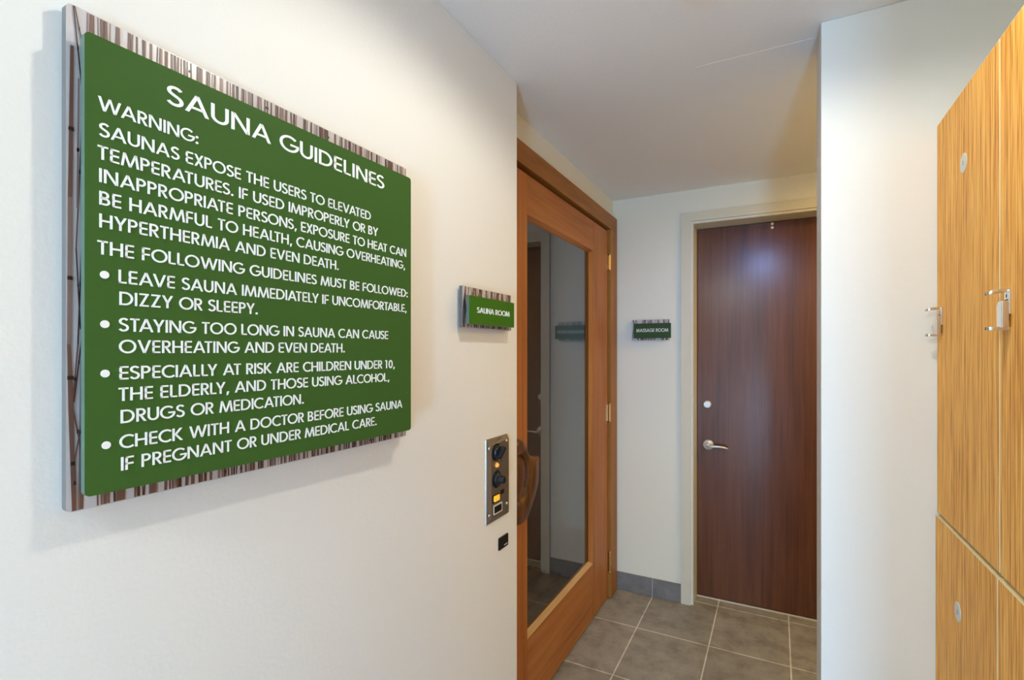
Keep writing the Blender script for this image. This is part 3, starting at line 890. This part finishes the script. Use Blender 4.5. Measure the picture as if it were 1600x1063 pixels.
# ================================================================== LOCKERS
XLK = 0.342
PIT = 0.387
YF = 1.550
def make_locker(label):
    y0, y1 = YF - PIT, YF
    t = thing('locker', (XLK + 0.25, (y0 + y1) / 2, 0), label, 'locker', 'striped wooden lockers in a row')
    g = 0.0048
    link('carcass', B((XLK + 0.020, XLK + 0.50, y0 + 0.0008, y1 - 0.0008, 0.0, 1.900)), M_LBODY, t)
    zs = ((0.055, 0.9700), (0.9795, 1.9060))
    for zi, (z0, z1) in enumerate(zs):
        bm = bmesh.new()
        XD = XLK - (0.0 if zi else 0.003)      # the lower doors stand a touch proud
        box(bm, XD, XLK + 0.0185, y0 + g, y1 - g * .3, z0, z1)
        for f in bm.faces:
            c = f.calc_center_median()
            f.material_index = 0 if (abs(c.x - XD) < 1e-4) else 1
        d = link('door', bm, [M_LOCK, M_LEDGE], t)
        fX = plane_fn('X', XD)
        uo, zo = (y1 - 0.1975, 1.7532) if zi else (y1 - 0.1715, 0.8143)
        bm = bmesh.new()
        lathe(bm, fX, uo, zo, [(0, -0.001), (0.0200, -0.001), (0.0200, 0.0006), (0.0194, 0.0014), (0, 0.0014)], 36)
        disc = link('number_disc', bm, M_DISC, d)
        bm = bmesh.new()
        ps, wd = text_polys('1' if zi else '2')
        s = 0.0095
        for p in ps:
            prism(bm, [(uo - (a - wd / 2) * s, zo + (b - 0.5) * s) for a, b in p], fX, 0.0012, 0.0017)
        link('numeral', bm, M_INK, disc)
        # hasp latch: back plate, body block, two holed prongs, keyhole
        uh = y1 - 0.0385
        zh = 1.4375 if zi else 0.503
        bm = bmesh.new()
        prism(bm, rrect(uh - 0.0105, uh + 0.0105, zh - 0.012, zh + 0.030, 0.002, 3), fX, -0.001, 0.0032)
        lt = link('latch_plate', bm, M_CHROME, d, 0.0006)
        bm = bmesh.new()
        prism(bm, [(uh - 0.0105, zh - 0.034), (uh + 0.0115, zh - 0.034), (uh + 0.0115, zh + 0.004), (uh + 0.006, zh + 0.011), (uh - 0.0105, zh + 0.011)], fX, 0.0030, 0.0125)
        link('latch_body', bm, M_CHROME, lt, 0.0012)
        for zz, dz in ((zh + 0.0265, -0.005), (zh - 0.0365, 0.0)):
            bm = bmesh.new()
            # prong lies level, standing straight out from the door, with an oval hole at its end
            hwd = 0.0075
            outp = [(-hwd, 0.0), (hwd, 0.0), (hwd, 0.024)] + [(hwd * math.cos(a), 0.024 + hwd * 0.8 * math.sin(a)) for a in [PI * i / 8 for i in range(1, 8)]] + [(-hwd, 0.024)]
            ring_o, ring_i = [], []
            for i in range(28):
                a = 2 * PI * i / 28
                ca, sa = math.cos(a), math.sin(a)
                ring_o.append((hwd * max(-1, min(1, ca * 1.35)), 0.0125 + 0.0165 * max(-1, min(1, sa * 1.12)) if sa < 0.3 else 0.0125 + 0.0175 * sa))
                ring_i.append((0.0034 * ca, 0.0225 + 0.0045 * sa))
            def zc(t):
                return zz + dz * max(0.0, (t - 0.018) / 0.012) + 0.0
            V = {}
            for nm, rg in (('o', ring_o), ('i', ring_i)):
                for k, th in ((0, -0.0012), (1, 0.0044)):
                    V[nm, k] = [bm.verts.new((XD - 0.001 - t, uh + u, zc(t) + th)) for u, t in rg]
            for i in range(28):
                j = (i + 1) % 28
                bm.faces.new([V['o', 1][i], V['o', 1][j], V['i', 1][j], V['i', 1][i]])
                bm.faces.new([V['o', 0][j], V['o', 0][i], V['i', 0][i], V['i', 0][j]])
                bm.faces.new([V['o', 0][i], V['o', 0][j], V['o', 1][j], V['o', 1][i]])
                bm.faces.new([V['i', 0][j], V['i', 0][i], V['i', 1][i], V['i', 1][j]])
            link('latch_prong', bm, M_CHROME, lt, 0.0005)
        bm = bmesh.new()
        prism(bm, circ(uh + 0.001, zh + 0.0195, 0.0024, 14, 0.0036), fX, 0.0030, 0.0035)
        prism(bm, rect(uh - 0.006, uh + 0.0075, zh + 0.0118, zh + 0.0140), fX, 0.0030, 0.0034)
        link('keyhole', bm, M_BLACK, lt)
    # plinth under the doors
    link('plinth', B((XLK + 0.012, XLK + 0.020, y0 + 0.001, y1 - 0.001, 0.0, 0.050)), M_LBODY, t)
    # top edge strip
    link('top_edge', B((XLK + 0.0005, XLK + 0.50, y0 + 0.0008, y1 - 0.0008, 1.900, 1.9075)), M_LEDGE, t)
    return t
def copy_tree(o, parent=None):
    c = o.copy()
    COL.objects.link(c)
    if parent is not None:
        inv = o.matrix_parent_inverse.copy()
        c.parent = parent
        c.matrix_parent_inverse = inv
    for ch in o.children:
        if not ch.name.startswith('numeral'):     # the other lockers' numbers are not known
            copy_tree(ch, c)
    return c
lk = make_locker('striped bamboo locker against the pale wall end, its numbered discs in full view')
for i, lab in enumerate(('striped bamboo locker nearer the viewer, cut off by the right edge of the photo',
                         'striped bamboo locker third from the pale wall end, beside the viewer',
                         'striped bamboo locker fourth from the pale wall end, beside the viewer')):
    c = copy_tree(lk)
    c.location.y -= PIT * (i + 1)
    c['label'] = lab

# ================================================================== CEILING FIXTURES
def fz(u, v, t=0):
    return (u, v, CEIL - t)
def fixture(name, label, u, v, prof, dprof, lampo, dm):
    t = thing(name, (u, v, CEIL), label, 'ceiling light')
    bm = bmesh.new()
    lathe(bm, fz, u, v, prof, 40)
    link('trim_ring', bm, M_TRIMW, t, smooth=False)
    bm = bmesh.new()
    lathe(bm, fz, u, v, dprof, 40)
    link('diffuser', bm, dm, t, smooth=True)
    loc = Vector(lampo.location)
    par(lampo, t)
    lampo.location = loc
    return t
fixture('downlight', 'small round warm downlight in the ceiling above the lockers', -0.04, 0.83, [(0.034, 0.0), (0.058, 0.0), (0.056, 0.004), (0.046, 0.006), (0.034, 0.003)], [(0.034, 0.001), (0, 0.001)], L_DOWN, M_LIT)
sp = thing('fill_spot', (-0.10, 1.02, CEIL), 'added small cool spotlight on the ceiling aimed at the hallway door', 'ceiling light')
bm = bmesh.new()
lathe(bm, fz, -0.14, 0.985, [(0, 0.0), (0.055, 0.0), (0.055, 0.010), (0.050, 0.014), (0.012, 0.014), (0.012, 0.030), (0, 0.030)], 32)
link('mount_plate', bm, M_TRIMW, sp)
axis = (Vector((-0.33, 2.95, 1.35)) - Vector((-0.10, 1.02, CEIL - 0.085))).normalized()
cpt = Vector((-0.10, 1.02, CEIL - 0.085))
bm = bmesh.new()
tube(bm, [cpt - axis * 0.095, cpt - axis * 0.09, cpt - axis * 0.012], [0.025, 0.04, 0.056], 28)
link('lamp_head', bm, M_TRIMW, sp)
bm = bmesh.new()
tube(bm, [cpt - axis * 0.0125, cpt - axis * 0.0105], [0.048, 0.048], 28)
link('lens', bm, M_LIT, sp)
loc = Vector(L_COOL.location)
par(L_COOL, sp)
L_COOL.location = loc
fixture('ceiling_light', 'added round cool white fill light behind the viewer', -0.47, -1.10, [(0.225, 0.0), (0.24, 0.002), (0.24, 0.026), (0.23, 0.03), (0.215, 0.03)], [(0.218, 0.028), (0.18, 0.036), (0.10, 0.039), (0, 0.040)], L_REAR_FILL, M_LIT)
fixture('ceiling_light', 'round warm ceiling light in the side hallway behind the pale wall end', 0.70, 2.28, [(0.185, 0.0), (0.20, 0.002), (0.20, 0.026), (0.19, 0.03), (0.175, 0.03)], [(0.178, 0.028), (0.15, 0.036), (0.08, 0.039), (0, 0.040)], L_HALL, M_LIT)
# added glowing pane behind the viewer, fill light for ceiling and hall
wn = thing('fill_panel_1', (0.66, -3.2, 0.42), 'added low glowing pane giving fill light from the unseen rear wall', 'fill light', kind='structure')
link('fill_frame', B((0.46, 0.50, -3.2, -3.18, 0.05, 0.79), (0.82, 0.858, -3.2, -3.18, 0.05, 0.79), (0.50, 0.82, -3.2, -3.18, 0.75, 0.79), (0.50, 0.82, -3.2, -3.18, 0.05, 0.09)), M_TRIMW, wn)
M_FILL = simple('glowing fill pane', (0.8, 0.85, 0.9), 0.4, emit=(0.6, 0.8, 1.0), es=4.0)
link('fill_pane', B((0.50, 0.82, -3.2, -3.192, 0.09, 0.75)), M_FILL, wn)
